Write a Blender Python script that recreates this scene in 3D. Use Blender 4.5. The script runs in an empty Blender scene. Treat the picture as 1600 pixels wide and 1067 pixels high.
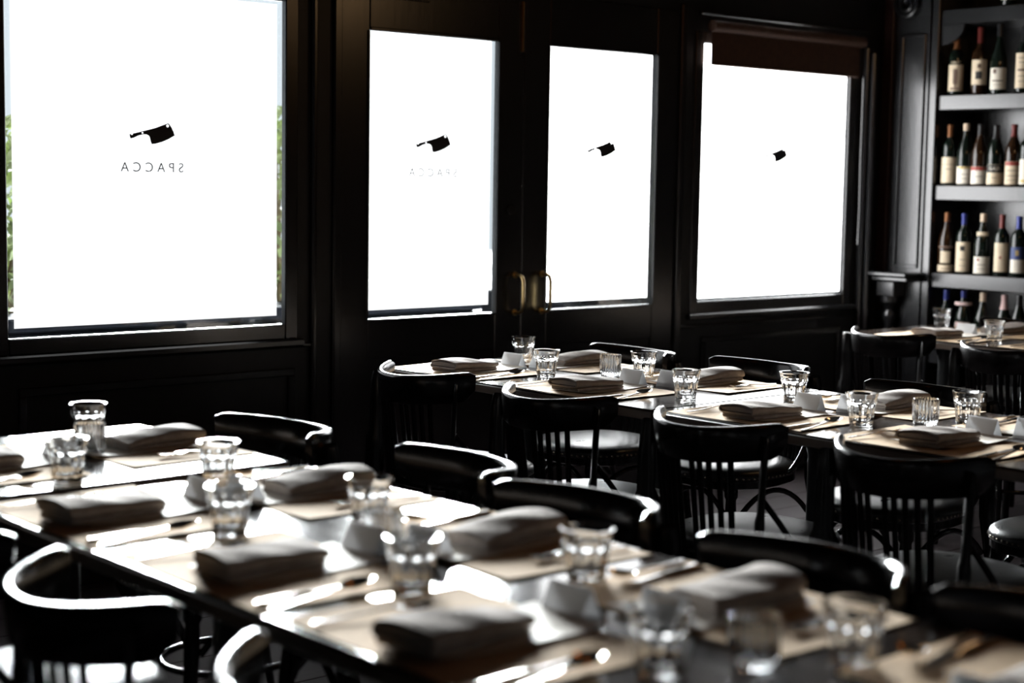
import bpy, math, random
from mathutils import Vector, Matrix
random.seed(7)
SC = bpy.context.scene
COL = SC.collection
PI = math.pi

# ------------------------------------------------------------------ camera
YAW, PITCH, ROLL = math.radians(41.472), math.radians(5.690), math.radians(0.934)
cy_, sy_, cp_, sp_ = math.cos(YAW), math.sin(YAW), math.cos(PITCH), math.sin(PITCH)
F = Vector((sy_*cp_, cy_*cp_, -sp_)); R0 = Vector((cy_, -sy_, 0)); U0 = R0.cross(F)
RR = R0*math.cos(ROLL) + U0*math.sin(ROLL); UU = -R0*math.sin(ROLL) + U0*math.cos(ROLL)
cam_d = bpy.data.cameras.new('camera')
cam_d.sensor_width = 36.0; cam_d.lens = 2548.9/1600*36.0
cam_d.clip_start = 0.05; cam_d.clip_end = 200
cam_d.dof.use_dof = True; cam_d.dof.focus_distance = 5.15; cam_d.dof.aperture_fstop = 2.2
cam_d.dof.aperture_blades = 0
cam = bpy.data.objects.new('camera', cam_d); COL.objects.link(cam)
M = Matrix.Identity(4)
for i in range(3):
    M[i][0] = RR[i]; M[i][1] = UU[i]; M[i][2] = -F[i]
M[0][3], M[1][3], M[2][3] = 0, 0, 1.40
cam.matrix_world = M
SC.camera = cam

# ------------------------------------------------------------------ world, exposure
world = bpy.data.worlds.new('world'); SC.world = world; world.use_nodes = True
wn = world.node_tree.nodes; wl = world.node_tree.links
wbg = wn['Background']; wbg.inputs['Color'].default_value = (0.86, 0.93, 1.0, 1); wbg.inputs['Strength'].default_value = 1.05
SC.view_settings.view_transform = 'Standard'; SC.view_settings.look = 'None'
SC.view_settings.gamma = 1.0; SC.view_settings.exposure = 0.0; SC.view_settings.use_curve_mapping = False
FILM = (.70, .95, 3.0, 4.4)   # daylight put into the film as emission, rising window by window towards the sun
# low hazy sun outside, spread wide by the frosted film; it comes in over the double doors
SUN_AZ, SUN_EL = math.radians(31), math.radians(12)
sun_d = bpy.data.lights.new('sun', 'SUN'); sun_d.energy = 84.0; sun_d.angle = math.radians(22); sun_d.color = (.97, .985, 1.0)
sun = bpy.data.objects.new('sun', sun_d); COL.objects.link(sun); sun.location = (9, 11, 6)
sun.rotation_euler = Vector((math.sin(SUN_AZ)*math.cos(SUN_EL), math.cos(SUN_AZ)*math.cos(SUN_EL), math.sin(SUN_EL))).to_track_quat('Z', 'Y').to_euler()
SC.cycles.max_bounces = 10; SC.cycles.transmission_bounces = 10; SC.cycles.glossy_bounces = 5
SC.cycles.diffuse_bounces = 4; SC.cycles.transparent_max_bounces = 12
SC.cycles.sample_clamp_indirect = 12.0; SC.cycles.blur_glossy = 0.6

# ------------------------------------------------------------------ materials
MATS = {}
def mat(name, color, rough=0.5, metal=0.0, spec=0.5, **kw):
    m = bpy.data.materials.new(name); m.use_nodes = True
    b = m.node_tree.nodes['Principled BSDF']
    b.inputs['Base Color'].default_value = (*color, 1); b.inputs['Roughness'].default_value = rough
    b.inputs['Metallic'].default_value = metal; b.inputs['Specular IOR Level'].default_value = spec
    for k, v in kw.items(): b.inputs[k.replace('_', ' ')].default_value = v
    MATS[name] = m
    return m
def noise_color(m, c1, c2, scale=8, detail=4, stretch=(1, 1, 1), bump=0.0, bump_scale=None, rough=None):
    nt = m.node_tree; n = nt.nodes; l = nt.links; b = n['Principled BSDF']
    tc = n.new('ShaderNodeTexCoord'); mp = n.new('ShaderNodeMapping'); mp.inputs['Scale'].default_value = stretch
    l.new(tc.outputs['Object'], mp.inputs['Vector'])
    nz = n.new('ShaderNodeTexNoise'); nz.inputs['Scale'].default_value = scale; nz.inputs['Detail'].default_value = detail
    l.new(mp.outputs['Vector'], nz.inputs['Vector'])
    cr = n.new('ShaderNodeValToRGB'); cr.color_ramp.elements[0].color = (*c1, 1); cr.color_ramp.elements[1].color = (*c2, 1)
    cr.color_ramp.elements[0].position = 0.3; cr.color_ramp.elements[1].position = 0.7
    l.new(nz.outputs['Fac'], cr.inputs['Fac']); l.new(cr.outputs['Color'], b.inputs['Base Color'])
    if rough:
        mr = n.new('ShaderNodeMapRange'); mr.inputs['To Min'].default_value = rough[0]; mr.inputs['To Max'].default_value = rough[1]
        l.new(nz.outputs['Fac'], mr.inputs['Value']); l.new(mr.outputs['Result'], b.inputs['Roughness'])
    if bump:
        n2 = n.new('ShaderNodeTexNoise'); n2.inputs['Scale'].default_value = bump_scale or scale*4; n2.inputs['Detail'].default_value = 3
        l.new(mp.outputs['Vector'], n2.inputs['Vector'])
        bp = n.new('ShaderNodeBump'); bp.inputs['Strength'].default_value = bump; bp.inputs['Distance'].default_value = 0.002
        l.new(n2.outputs['Fac'], bp.inputs['Height']); l.new(bp.outputs['Normal'], b.inputs['Normal'])
    return m

noise_color(mat('wall_paint', (.008, .008, .0095), .45), (.006, .006, .0075), (.010, .010, .012), 6, bump=.15, bump_scale=40)
noise_color(mat('trim_paint', (.013, .013, .015), .27, 0, 1.0), (.007, .007, .008), (.011, .011, .012), 9, stretch=(1, 1, .2), bump=.15, bump_scale=40)
noise_color(mat('ceiling_paint', (.012, .012, .012), .8), (.010, .010, .010), (.014, .014, .014), 3)
noise_color(mat('floor_wood', (.045, .036, .038), .5, 0, .3), (.028, .022, .024), (.058, .046, .048), 5, stretch=(.6, 6, 6), bump=.25, bump_scale=30, rough=(.42, .58))
noise_color(mat('floor_gap', (.01, .009, .009), .8), (.008, .007, .007), (.014, .012, .012), 5)
noise_color(mat('table_wood', (.020, .014, .011), .16), (.012, .009, .008), (.034, .023, .017), 4, stretch=(7, 1.2, 7), rough=(.07, .17))
noise_color(mat('table_edge', (.07, .045, .03), .4), (.05, .032, .022), (.10, .066, .045), 6, stretch=(6, 1, 6))
mat('iron', (.012, .012, .013), .45)
noise_color(mat('chair_wood', (.004, .0035, .0035), .18), (.003, .0025, .0025), (.006, .005, .005), 20, rough=(.15, .22))
noise_color(mat('leather', (.014, .013, .013), .36), (.011, .010, .010), (.018, .017, .016), 12, bump=.35, bump_scale=160, rough=(.24, .34))
mat('nail_brass', (.42, .36, .28), .25, 1.0)
noise_color(mat('kraft', (.48, .33, .19), .85, 0, .2), (.42, .285, .16), (.53, .37, .22), 30, stretch=(1, 6, 1), bump=.2, bump_scale=120)
noise_color(mat('menu_paper', (.68, .62, .54), .7), (.64, .58, .50), (.71, .65, .57), 20)
noise_color(mat('linen', (.33, .285, .255), .9, 0, .15), (.29, .245, .22), (.37, .32, .285), 60, bump=.5, bump_scale=700)
noise_color(mat('card', (.80, .80, .80), .6), (.78, .78, .78), (.82, .82, .82), 30)
nt = MATS['card'].node_tree; pb_ = nt.nodes['Principled BSDF']; tl = nt.nodes.new('ShaderNodeBsdfTranslucent'); tl.inputs['Color'].default_value = (.75, .75, .76, 1)
mx = nt.nodes.new('ShaderNodeMixShader'); mx.inputs[0].default_value = .35; nt.links.new(pb_.outputs[0], mx.inputs[1]); nt.links.new(tl.outputs[0], mx.inputs[2]); nt.links.new(mx.outputs[0], nt.nodes['Material Output'].inputs[0])
mat('steel', (.60, .58, .56), .12, 1.0)
mat('brass', (.58, .42, .20), .28, 1.0)
mat('bottle_glass', (.006, .010, .007), .06, 0, .6)
mat('bottle_brown', (.020, .009, .004), .06, 0, .6)
noise_color(mat('label_cream', (.66, .54, .38), .6), (.62, .50, .35), (.70, .58, .42), 40)
noise_color(mat('label_white', (.72, .66, .56), .6), (.69, .63, .53), (.75, .69, .59), 40)
noise_color(mat('label_pink', (.62, .44, .42), .6), (.58, .41, .39), (.66, .48, .45), 40)
mat('ink_black', (.02, .018, .016), .6); mat('ink_brown', (.14, .085, .06), .6); mat('ink_red', (.30, .05, .035), .5)
mat('ink_gold', (.45, .32, .12), .4, .3); mat('ink_blue', (.03, .05, .16), .5)
mat('capsule_red', (.12, .018, .015), .32, .2); mat('capsule_blue', (.02, .03, .18), .3, .2); mat('capsule_black', (.012, .012, .013), .3)
mat('capsule_cream', (.55, .42, .30), .5); mat('capsule_bronze', (.20, .08, .03), .3, .5); mat('capsule_pink', (.55, .36, .34), .5)
noise_color(mat('shade_fabric', (.075, .034, .020), .8), (.065, .03, .018), (.085, .04, .024), 50, bump=.3, bump_scale=300)
noise_color(mat('dark_red', (.035, .012, .010), .4), (.03, .010, .008), (.042, .015, .012), 5, stretch=(4, 4, .3))
noise_color(mat('leaf', (.26, .31, .13), .5), (.18, .24, .09), (.36, .40, .19), 3)
noise_color(mat('stem', (.10, .07, .04), .8), (.08, .055, .03), (.13, .09, .05), 10)
noise_color(mat('pavement', (.30, .30, .30), .8), (.26, .26, .27), (.34, .34, .33), 3, bump=.3)
noise_color(mat('planter', (.008, .009, .013), .8, 0, .1), (.007, .008, .011), (.010, .011, .016), 4)
noise_color(mat('sill_stone', (.50, .50, .52), .5), (.45, .45, .48), (.56, .56, .57), 14)
noise_color(mat('facade', (.55, .53, .50), .8), (.50, .48, .45), (.60, .58, .55), 2)
mat('vinyl', (.012, .012, .018), .6); mat('lamp_metal', (.02, .018, .015), .4, .6)
mat('wax', (.7, .66, .58), .5)
g = bpy.data.materials.new('clear_glass'); g.use_nodes = True; gb = g.node_tree.nodes['Principled BSDF']
gb.inputs['Base Color'].default_value = (.985, .99, .99, 1); gb.inputs['Roughness'].default_value = 0.0
gb.inputs['IOR'].default_value = 1.48; gb.inputs['Transmission Weight'].default_value = 1.0; MATS['clear_glass'] = g
g = bpy.data.materials.new('smoked_glass'); g.use_nodes = True; gb = g.node_tree.nodes['Principled BSDF']
gb.inputs['Base Color'].default_value = (.90, .915, .93, 1); gb.inputs['Roughness'].default_value = 0.0
gb.inputs['IOR'].default_value = 1.48; gb.inputs['Transmission Weight'].default_value = 1.0; MATS['smoked_glass'] = g
g = bpy.data.materials.new('pane_glass'); g.use_nodes = True; nt = g.node_tree; nt.nodes.clear()
o_ = nt.nodes.new('ShaderNodeOutputMaterial'); mx = nt.nodes.new('ShaderNodeMixShader'); tr = nt.nodes.new('ShaderNodeBsdfTransparent')
gl = nt.nodes.new('ShaderNodeBsdfGlossy'); fr = nt.nodes.new('ShaderNodeFresnel'); gl.inputs['Roughness'].default_value = .02; fr.inputs['IOR'].default_value = 1.45
tr.inputs['Color'].default_value = (.93, .95, .95, 1)
nt.links.new(fr.outputs[0], mx.inputs[0]); nt.links.new(tr.outputs[0], mx.inputs[1]); nt.links.new(gl.outputs[0], mx.inputs[2]); nt.links.new(mx.outputs[0], o_.inputs[0])
MATS['pane_glass'] = g
def emis(name, color, s):
    m = bpy.data.materials.new(name); m.use_nodes = True; nt = m.node_tree; nt.nodes.clear()
    o = nt.nodes.new('ShaderNodeOutputMaterial'); e = nt.nodes.new('ShaderNodeEmission')
    e.inputs['Color'].default_value = (*color, 1); e.inputs['Strength'].default_value = s
    nt.links.new(e.outputs[0], o.inputs[0]); MATS[name] = m
for k_, f_ in enumerate(FILM):
    emis('film%d' % k_, (.985, .99, 1.0), f_)
    nt = MATS['film%d' % k_].node_tree; e_ = nt.nodes['Emission']; o_ = nt.nodes['Material Output']
    tr = nt.nodes.new('ShaderNodeBsdfTransparent'); q_ = (.62, .74, .85, .85)[k_]; tr.inputs['Color'].default_value = (q_, q_, q_, 1)  # left films made denser, in place of shade falling on those windows
    ad = nt.nodes.new('ShaderNodeAddShader'); nt.links.new(e_.outputs[0], ad.inputs[0]); nt.links.new(tr.outputs[0], ad.inputs[1]); nt.links.new(ad.outputs[0], o_.inputs[0])
emis('bulb', (1.0, .28, .025), 2.4); emis('bulb_bright', (1.0, .60, .28), 11.0)

# ------------------------------------------------------------------ mesh helpers
class MB:
    def __init__(s): s.v = []; s.f = []
    def add(s, vs, fs):
        b = len(s.v); s.v += [tuple(p) for p in vs]; s.f += [tuple(i+b for i in f) for f in fs]; return s
    def box(s, x0, x1, y0, y1, z0, z1, bev=0.0):
        if bev <= 0:
            vs = [(x, y, z) for z in (z0, z1) for y in (y0, y1) for x in (x0, x1)]
            return s.add(vs, [(0, 2, 3, 1), (4, 5, 7, 6), (0, 1, 5, 4), (2, 6, 7, 3), (0, 4, 6, 2), (1, 3, 7, 5)])
        b = min(bev, (x1-x0)/2.01, (y1-y0)/2.01, (z1-z0)/2.01)
        lv = [(z0, b), (z0+b, 0), (z1-b, 0), (z1, b)]
        vs = []
        for z, i in lv:
            a0, a1, c0, c1 = x0+i, x1-i, y0+i, y1-i; k = b if i == 0 else b*.6
            vs += [(a0+k, c0, z), (a1-k, c0, z), (a1, c0+k, z), (a1, c1-k, z), (a1-k, c1, z), (a0+k, c1, z), (a0, c1-k, z), (a0, c0+k, z)]
        fs = [tuple(range(7, -1, -1)), tuple(range(24, 32))]
        for L in range(3):
            for j in range(8):
                fs.append((L*8+j, L*8+(j+1) % 8, L*8+8+(j+1) % 8, L*8+8+j))
        return s.add(vs, fs)
    def lathe(s, prof, seg=24, c=(0, 0, 0), close=False, cap=True):
        n = len(prof); vs = []
        for r, z in prof:
            for j in range(seg):
                a = 2*PI*j/seg; vs.append((c[0]+r*math.cos(a), c[1]+r*math.sin(a), c[2]+z))
        fs = []
        rng = n if close else n-1
        for i in range(rng):
            k = (i+1) % n
            for j in range(seg):
                fs.append((i*seg+j, i*seg+(j+1) % seg, k*seg+(j+1) % seg, k*seg+j))
        if not close and cap:
            fs.append(tuple(range(seg-1, -1, -1))); fs.append(tuple((n-1)*seg+j for j in range(seg)))
        return s.add(vs, fs)
    def loft(s, rings, caps=True, loop=False):
        m = len(rings[0]); vs = [p for r in rings for p in r]; fs = []
        n = len(rings)
        for i in range(n if loop else n-1):
            k = (i+1) % n
            for j in range(m):
                fs.append((i*m+j, i*m+(j+1) % m, k*m+(j+1) % m, k*m+j))
        if caps and not loop:
            fs.append(tuple(range(m-1, -1, -1))); fs.append(tuple((n-1)*m+j for j in range(m)))
        return s.add(vs, fs)
    def tube(s, pts, r, seg=8, loop=False, flat=None):
        pts = [Vector(p) for p in pts]; n = len(pts); rings = []
        rr = r if isinstance(r, (list, tuple)) else [r]*n
        up = Vector((0, 0, 1)); prev = None
        for i, p in enumerate(pts):
            if loop: t = pts[(i+1) % n]-pts[i-1]
            else: t = pts[min(i+1, n-1)]-pts[max(i-1, 0)]
            t.normalize()
            if prev is None:
                a = up.cross(t)
                if a.length < 1e-3: a = Vector((1, 0, 0)).cross(t)
            else: a = prev - t*prev.dot(t)
            a.normalize(); prev = a; b = t.cross(a)
            fa, fb = flat if flat else (1, 1)
            rings.append([p + a*(rr[i]*fa*math.cos(2*PI*j/seg)) + b*(rr[i]*fb*math.sin(2*PI*j/seg)) for j in range(seg)])
        return s.loft(rings, True, loop)
    def mesh(s, name, m, smooth=35):
        me = bpy.data.meshes.new(name); me.from_pydata(s.v, [], s.f); me.validate(); 
        me.materials.append(MATS[m])
        if smooth:
            me.shade_smooth(); me.set_sharp_from_angle(angle=math.radians(smooth))
        return me
def link(name, data, parent=None, loc=(0, 0, 0), rz=0.0):
    o = bpy.data.objects.new(name, data); COL.objects.link(o); o.location = loc; o.rotation_euler = (0, 0, rz)
    if parent is not None: o.parent = parent
    return o
def tag(o, label=None, cat=None, group=None, kind=None):
    if label: o['label'] = label
    if cat: o['category'] = cat
    if group: o['group'] = group
    if kind: o['kind'] = kind
    return o
def copy_tree(root):
    def rec(o, par):
        c = o.copy(); COL.objects.link(c)
        if par is not None: c.parent = par
        for ch in list(o.children): rec(ch, c)
        return c
    return rec(root, None)
PROTO = {}
def place(kind, build, loc, rz, label, cat, group):
    if kind not in PROTO:
        o = build(); PROTO[kind] = o
    else: o = copy_tree(PROTO[kind])
    o.location = loc; o.rotation_euler = (0, 0, rz)
    return tag(o, label, cat, group)
def part(name, mb, m, parent, smooth=35, **kw):
    o = link(name, mb.mesh(name, m, smooth), parent); tag(o, **kw); return o

# ================================================================== THE SETTING
WY = 5.045                     # room face of the window wall
X0R, X1R, Y0R, ZC = -2.2, 7.34, -2.6, 3.2
# floor with separate boards
fl = link('floor', MB().box(X0R, X1R, Y0R, WY+.2, -.06, -.012).mesh('floor', 'floor_gap'))
tag(fl, 'dark wooden plank floor of the dining room', 'floor', kind='structure')
PW, PL = 0.185, 1.75
pm = [MB().box(.002, PL-.002, .0022, PW-.0022, -.012, 0, .002).mesh('plank', 'floor_wood') for _ in range(1)][0]
ny = int((WY-Y0R)/PW)
for j in range(ny+1):
    off = random.uniform(0, PL)
    x = X0R-off
    while x < X1R:
        if x >= X0R-.3 and x+PL < X1R+.3:
            o = link('plank', pm, fl, (x, Y0R+j*PW, 0))
        elif x < X1R and x+PL > X0R:
            a, b = max(x, X0R), min(x+PL, X1R)
            if b-a > .05:
                o = link('plank', pm, fl, (a, Y0R+j*PW, 0)); o.scale = ((b-a)/PL, 1, 1)
        x += PL
tag(link('ceiling', MB().box(X0R, X1R, Y0R, WY+.2, ZC, ZC+.1).mesh('ceiling', 'ceiling_paint')), 'dark painted ceiling above the dining room', 'ceiling', kind='structure')
tag(link('wall_left', MB().box(X0R-.1, X0R, Y0R, WY+.2, 0, ZC).mesh('wall', 'wall_paint')), 'dark painted side wall left of the camera', 'wall', kind='structure')
tag(link('wall_front', MB().box(X0R, X1R, Y0R-.1, Y0R, 0, ZC).mesh('wall', 'wall_paint')), 'dark painted wall behind the camera', 'wall', kind='structure')
tag(link('wall_right', MB().box(X1R, X1R+.1, Y0R, WY+.2, 0, ZC).mesh('wall', 'wall_paint')), 'black end wall behind the wine shelves', 'wall', kind='structure')

# window wall ------------------------------------------------------
ZB, ZD, ZF = 0.854, 1.951, 2.025
W1 = (2.270, 3.338); W4 = (5.590, 6.670); D1 = (3.717, 4.361); D2 = (4.644, 5.287)
DL, DR, DM = 3.585, 5.425, 4.502
GY = WY+.012                    # glass plane
wb = MB()
T = .06
FR = .055                       # timber frame around each fixed pane
wb.box(X0R, W1[0]-FR, WY, WY+T, 0, ZC)
wb.box(W1[0]-FR, W1[1]+FR, WY, WY+T, 0, ZB-FR); wb.box(W1[0]-FR, W1[1]+FR, WY, WY+T, ZF+FR, ZC)
wb.box(W1[1]+FR, DL, WY, WY+T, 0, ZC)
wb.box(DL, DR, WY, WY+T, 2.16, ZC)
wb.box(DR, W4[0]-FR, WY, WY+T, 0, ZC)
wb.box(W4[0]-FR, W4[1]+FR, WY, WY+T, 0, ZB-FR); wb.box(W4[0]-FR, W4[1]+FR, WY, WY+T, ZF+FR, 2.30); wb.box(W4[0]-FR, W4[1]+FR, WY, WY+T, 2.72, ZC)
wb.box(W4[1]+FR, X1R, WY, WY+T, 0, ZC)
tag(link('wall_back', wb.mesh('wall_back', 'wall_paint', 0)), 'black painted timber shopfront wall holding the frosted windows', 'wall', kind='structure')

def cleaver(parent, xc, zc, y):
    out = [(335,380),(340,412),(347,428),(380,421),(440,393),(500,377),(540,378),(563,388),(577,408),(585,440),(591,466),(600,485),(640,481),(720,459),(800,425),(880,380),(866,338),(843,292),(818,256),(800,241),(740,264),(650,299),(560,324),(480,345),(420,362),(376,372),(374,384),(366,390),(356,388),(350,379)]
    holes = [((794,272),17),((490,361),11)]
    k = .00242/7.62; kz = .00229/7.62
    cu = bpy.data.curves.new('cleaver', 'CURVE'); cu.dimensions = '2D'; cu.fill_mode = 'BOTH'; cu.extrude = .0004
    def poly(pts):
        sp = cu.splines.new('POLY'); sp.points.add(len(pts)-1)
        for p, q in zip(sp.points, pts): p.co = ((q[0]-610)*k, -(q[1]-362)*kz, 0, 1)
        sp.use_cyclic_u = True
    poly(out)
    for (hx, hy), r in holes:
        poly([(hx+r*math.cos(2*PI*i/14), hy+r*math.sin(2*PI*i/14)) for i in range(14)])
    tmp = bpy.data.objects.new('tmp', cu); COL.objects.link(tmp)
    me = bpy.data.meshes.new_from_object(tmp.evaluated_get(bpy.context.evaluated_depsgraph_get()))
    bpy.data.objects.remove(tmp)
    me.materials.clear(); me.materials.append(MATS['vinyl'])
    o = link('cleaver_logo', me, parent, (xc, y, zc)); o.rotation_euler = (PI/2, 0, 0); tag(o, 'black meat cleaver emblem on the frosted film'); return o
def lettering(parent, xc, zc, y):
    cu = bpy.data.curves.new('lettering', 'FONT'); cu.body = 'SPACCA'; cu.size = .046; cu.align_x = 'CENTER'; cu.align_y = 'CENTER'
    cu.space_character = 1.62; cu.offset = -.0002; cu.extrude = .0003
    tmp = bpy.data.objects.new('tmp', cu); COL.objects.link(tmp)
    me = bpy.data.meshes.new_from_object(tmp.evaluated_get(bpy.context.evaluated_depsgraph_get()))
    bpy.data.objects.remove(tmp)
    me.materials.clear(); me.materials.append(MATS['vinyl'])
    for v in me.vertices: v.co.x = -v.co.x
    me.flip_normals()
    o = link('lettering', me, parent, (xc, y, zc)); o.rotation_euler = (PI/2, 0, 0); tag(o, 'thin dark capital letters seen mirrored from inside'); return o
def glazing(root, x0, x1, z0, z1, ins, fk):
    pane = part('pane', MB().box(x0-.01, x1+.01, GY, GY+.006, z0-.01, z1+.01), 'pane_glass', root, 0)
    l, r, b, t = ins
    film = part('frosted_film', MB().box(x0+l, x1-r, GY-.0015, GY-.0004, z0+b, z1-t), 'film%d' % fk, pane, 0, label='glowing white frosted film on the glass')
    if True:
        cleaver(pane, (x0+x1)/2, 1.536, GY-.0028); lettering(pane, (x0+x1)/2, 1.418, GY-.0028)
def fixed_window(name, W, label, ins, fk):
    x0, x1 = W; root = link(name, None); tag(root, label, 'window', kind='structure')
    a, b = WY-.006, GY+.012
    part('frame_stile', MB().box(x0-FR, x0, a, b, ZB-FR, ZF+FR, .004), 'trim_paint', root)
    part('frame_stile', MB().box(x1, x1+FR, a, b, ZB-FR, ZF+FR, .004), 'trim_paint', root)
    part('frame_rail', MB().box(x0, x1, a, b, ZF, ZF+FR, .004), 'trim_paint', root)
    part('frame_rail', MB().box(x0, x1, a, GY+.012, ZB-FR, ZB, .004), 'trim_paint', root)
    part('sill', MB().box(x0-FR-.02, x1+FR+.02, WY-.03, WY+.02, ZB-FR-.028, ZB-FR, .006), 'trim_paint', root)
    glazing(root, x0, x1, ZB, ZF, ins, fk)
    return root
w1 = fixed_window('window_1', W1, 'large frosted shopfront window nearest the camera, left of the double doors', (.026, .028, .032, .012), 0)
w2 = fixed_window('window_2', W4, 'frosted shopfront window by the corner, partly covered by a brown shade', (.012, .012, .012, .0), 3)
# transom above the second window
t3 = link('window_3', None); tag(t3, 'narrow transom light above the shaded window by the corner', 'window', kind='structure')
part('frame_rail', MB().box(W4[0]-FR, W4[1]+FR, WY-.008, WY+.09, 2.30, 2.315, .003), 'trim_paint', t3)
part('frame_rail', MB().box(W4[0]-FR, W4[1]+FR, WY-.008, WY+.09, 2.69, 2.72, .003), 'trim_paint', t3)
part('frame_stile', MB().box(W4[0]-FR, W4[0], WY-.008, WY+.09, 2.315, 2.69, .003), 'trim_paint', t3)
part('frame_stile', MB().box(W4[1], W4[1]+FR, WY-.008, WY+.09, 2.315, 2.69, .003), 'trim_paint', t3)
part('pane', MB().box(W4[0]-.01, W4[1]+.01, GY, GY+.006, 2.30, 2.70), 'pane_glass', t3, 0)
# roller shade across the top of window_2
sh = link('roller_shade', None); tag(sh, 'brown fabric roller shade drawn down over the top of the corner window', 'shade')
part('shade_cloth', MB().box(W4[0]+.014, W4[1]+.03, WY-.034, WY-.031, 1.938, 2.105), 'shade_fabric', sh, 0)
part('bottom_bar', MB().box(W4[0]+.014, W4[1]+.03, WY-.039, WY-.028, 1.926, 1.940, .004), 'shade_fabric', sh)
part('roller', MB().tube([(W4[0]+.0, WY-.045, 2.10), (W4[1]+.04, WY-.045, 2.10)], .026, 14), 'shade_fabric', sh)
part('pull_cord', MB().tube([(W4[1]+.045, WY-.05, 2.09-.06*i) for i in range(11)]+[(W4[1]+.05, WY-.05, 1.28), (W4[1]+.047, WY-.05, 1.10)], .0035, 6), 'trim_paint', sh)

def door_leaf(name, xa, xb, G, label, ins, hx, bolt):
    root = link(name, None); tag(root, label, 'door', kind='structure')
    a, b = WY-.002, GY+.014; top = 2.160
    part('stile', MB().box(xa+.001, G[0], a, b, .02, top, .004), 'trim_paint', root)
    part('stile', MB().box(G[1], xb-.001, a, b, .02, top, .004), 'trim_paint', root)
    part('top_rail', MB().box(G[0], G[1], a, b, ZD, top, .004), 'trim_paint', root)
    part('lock_rail', MB().box(G[0], G[1], a, b, .70, ZB, .004), 'trim_paint', root)
    part('bottom_rail', MB().box(G[0], G[1], a, b, .02, .22, .004), 'trim_paint', root)
    part('lower_panel', MB().box(G[0], G[1], a+.010, b-.004, .22, .70), 'trim_paint', root, 0)
    fr_ = .012
    m = MB(); m.box(G[0], G[1], a-.006, a+.004, ZD-fr_*.2, ZD+fr_, .003); m.box(G[0]-fr_, G[0], a-.006, a+.004, ZB, ZD, .003); m.box(G[1], G[1]+fr_, a-.006, a+.004, ZB, ZD, .003); m.box(G[0], G[1], a-.006, a+.004, ZB-fr_, ZB, .003)
    part('glazing_moulding', m, 'trim_paint', root)
    glazing(root, G[0], G[1], ZB, ZD, ins, 1 if bolt else 2)
    # D-shaped pull handle
    z0, z1 = .850, 1.006; d = .055
    pts = [(hx, a+.004, z1), (hx, a-d*.55, z1), (hx, a-d*.86, z1-.008), (hx, a-d, z1-.028)] + [(hx, a-d, z1-.028-(z1-z0-.056)*i/5) for i in range(1, 6)] + [(hx, a-d*.86, z0+.008), (hx, a-d*.55, z0), (hx, a+.004, z0)]
    h = part('pull_handle', MB().tube(pts, .0075, 10), 'brass', root, label='slim brass pull handle')
    m = MB()
    for z in (z0, z1): m.tube([(hx, a+.002, z), (hx, a-.006, z)], .014, 12)
    part('handle_rose', m, 'brass', h)
    if bolt:
        bl = part('flush_bolt', MB().box(4.479, 4.489, a-.012, a+.002, 1.915, 2.12, .003), 'brass', root, label='narrow brass bolt')
        part('lock_cylinder', MB().tube([(4.437, a+.002, 1.273), (4.437, a-.010, 1.273)], .019, 16), 'iron', root)
    return root
door_leaf('door_1', DL, DM, D1, 'left leaf of the black double doors with frosted glass', (.012, .028, .034, .0), 4.466, True)
door_leaf('door_2', DM, DR, D2, 'right leaf of the black double doors with frosted glass', (.012, .020, .030, .0), 4.618, False)
def trim(n, mb, label): tag(link('trim_%d' % n, mb.mesh('trim', 'trim_paint')), label, 'trim', kind='structure')
trim(1, MB().box(3.448, 3.470, WY-.022, WY+.01, .02, 2.6, .006), 'vertical black moulding between the large window and the doors')
trim(2, MB().box(DL-.04, DL-.002, WY-.018, WY+.01, .02, 2.19, .006), 'black door casing on the left of the double doors')
trim(3, MB().box(DR+.002, DR+.04, WY-.018, WY+.01, .02, 2.19, .006), 'black door casing on the right of the double doors')
trim(4, MB().box(DL-.04, DR+.04, WY-.022, WY+.01, 2.205, 2.25, .006), 'black head casing above the double doors')
trim(5, MB().box(6.765, 6.790, WY-.035, WY+.01, .02, 2.08, .006), 'vertical black moulding right of the shaded window')
trim(6, MB().box(6.795, 6.825, WY-.055, WY+.01, .02, 2.06, .008), 'outer vertical black moulding by the room corner')
trim(7, MB().box(3.62, 4.0, WY-.010, WY+.006, 2.075, 2.08, .002), 'short black strip on the door head')
trim(8, MB().box(5.55, 6.80, WY-.024, WY+.01, 2.150, 2.166, .005), 'horizontal black moulding above the shaded window')
trim(9, MB().box(X0R, 3.448, WY-.016, WY+.01, .765, .782, .005), 'thin horizontal moulding below the large window')
trim(10, MB().box(5.47, 6.76, WY-.016, WY+.01, .735, .75, .005), 'thin horizontal moulding below the shaded window')
def baseboard(n, mb, label): tag(link('baseboard_'+n, mb.mesh('baseboard', 'trim_paint')), label, 'baseboard', kind='structure')
baseboard('back', MB().box(X0R, DL-.04, WY-.02, WY, 0, .14, .005), 'black baseboard under the large window')
baseboard('right', MB().box(DR+.04, 6.9, WY-.02, WY, 0, .14, .005), 'black baseboard under the shaded window')
# raised wainscot panels under the windows
for k, (a, b) in enumerate(((2.30, 3.38), (5.62, 6.66))):
    m = MB(); m.box(a, b, WY-.012, WY+.004, .20, .23, .004); m.box(a, b, WY-.012, WY+.004, .66, .69, .004); m.box(a, a+.03, WY-.012, WY+.004, .23, .66, .004); m.box(b-.03, b, WY-.012, WY+.004, .23, .66, .004)
    trim(11+k, m, ('raised panel frame under the large window', 'raised panel frame under the shaded window')[k])

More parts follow.
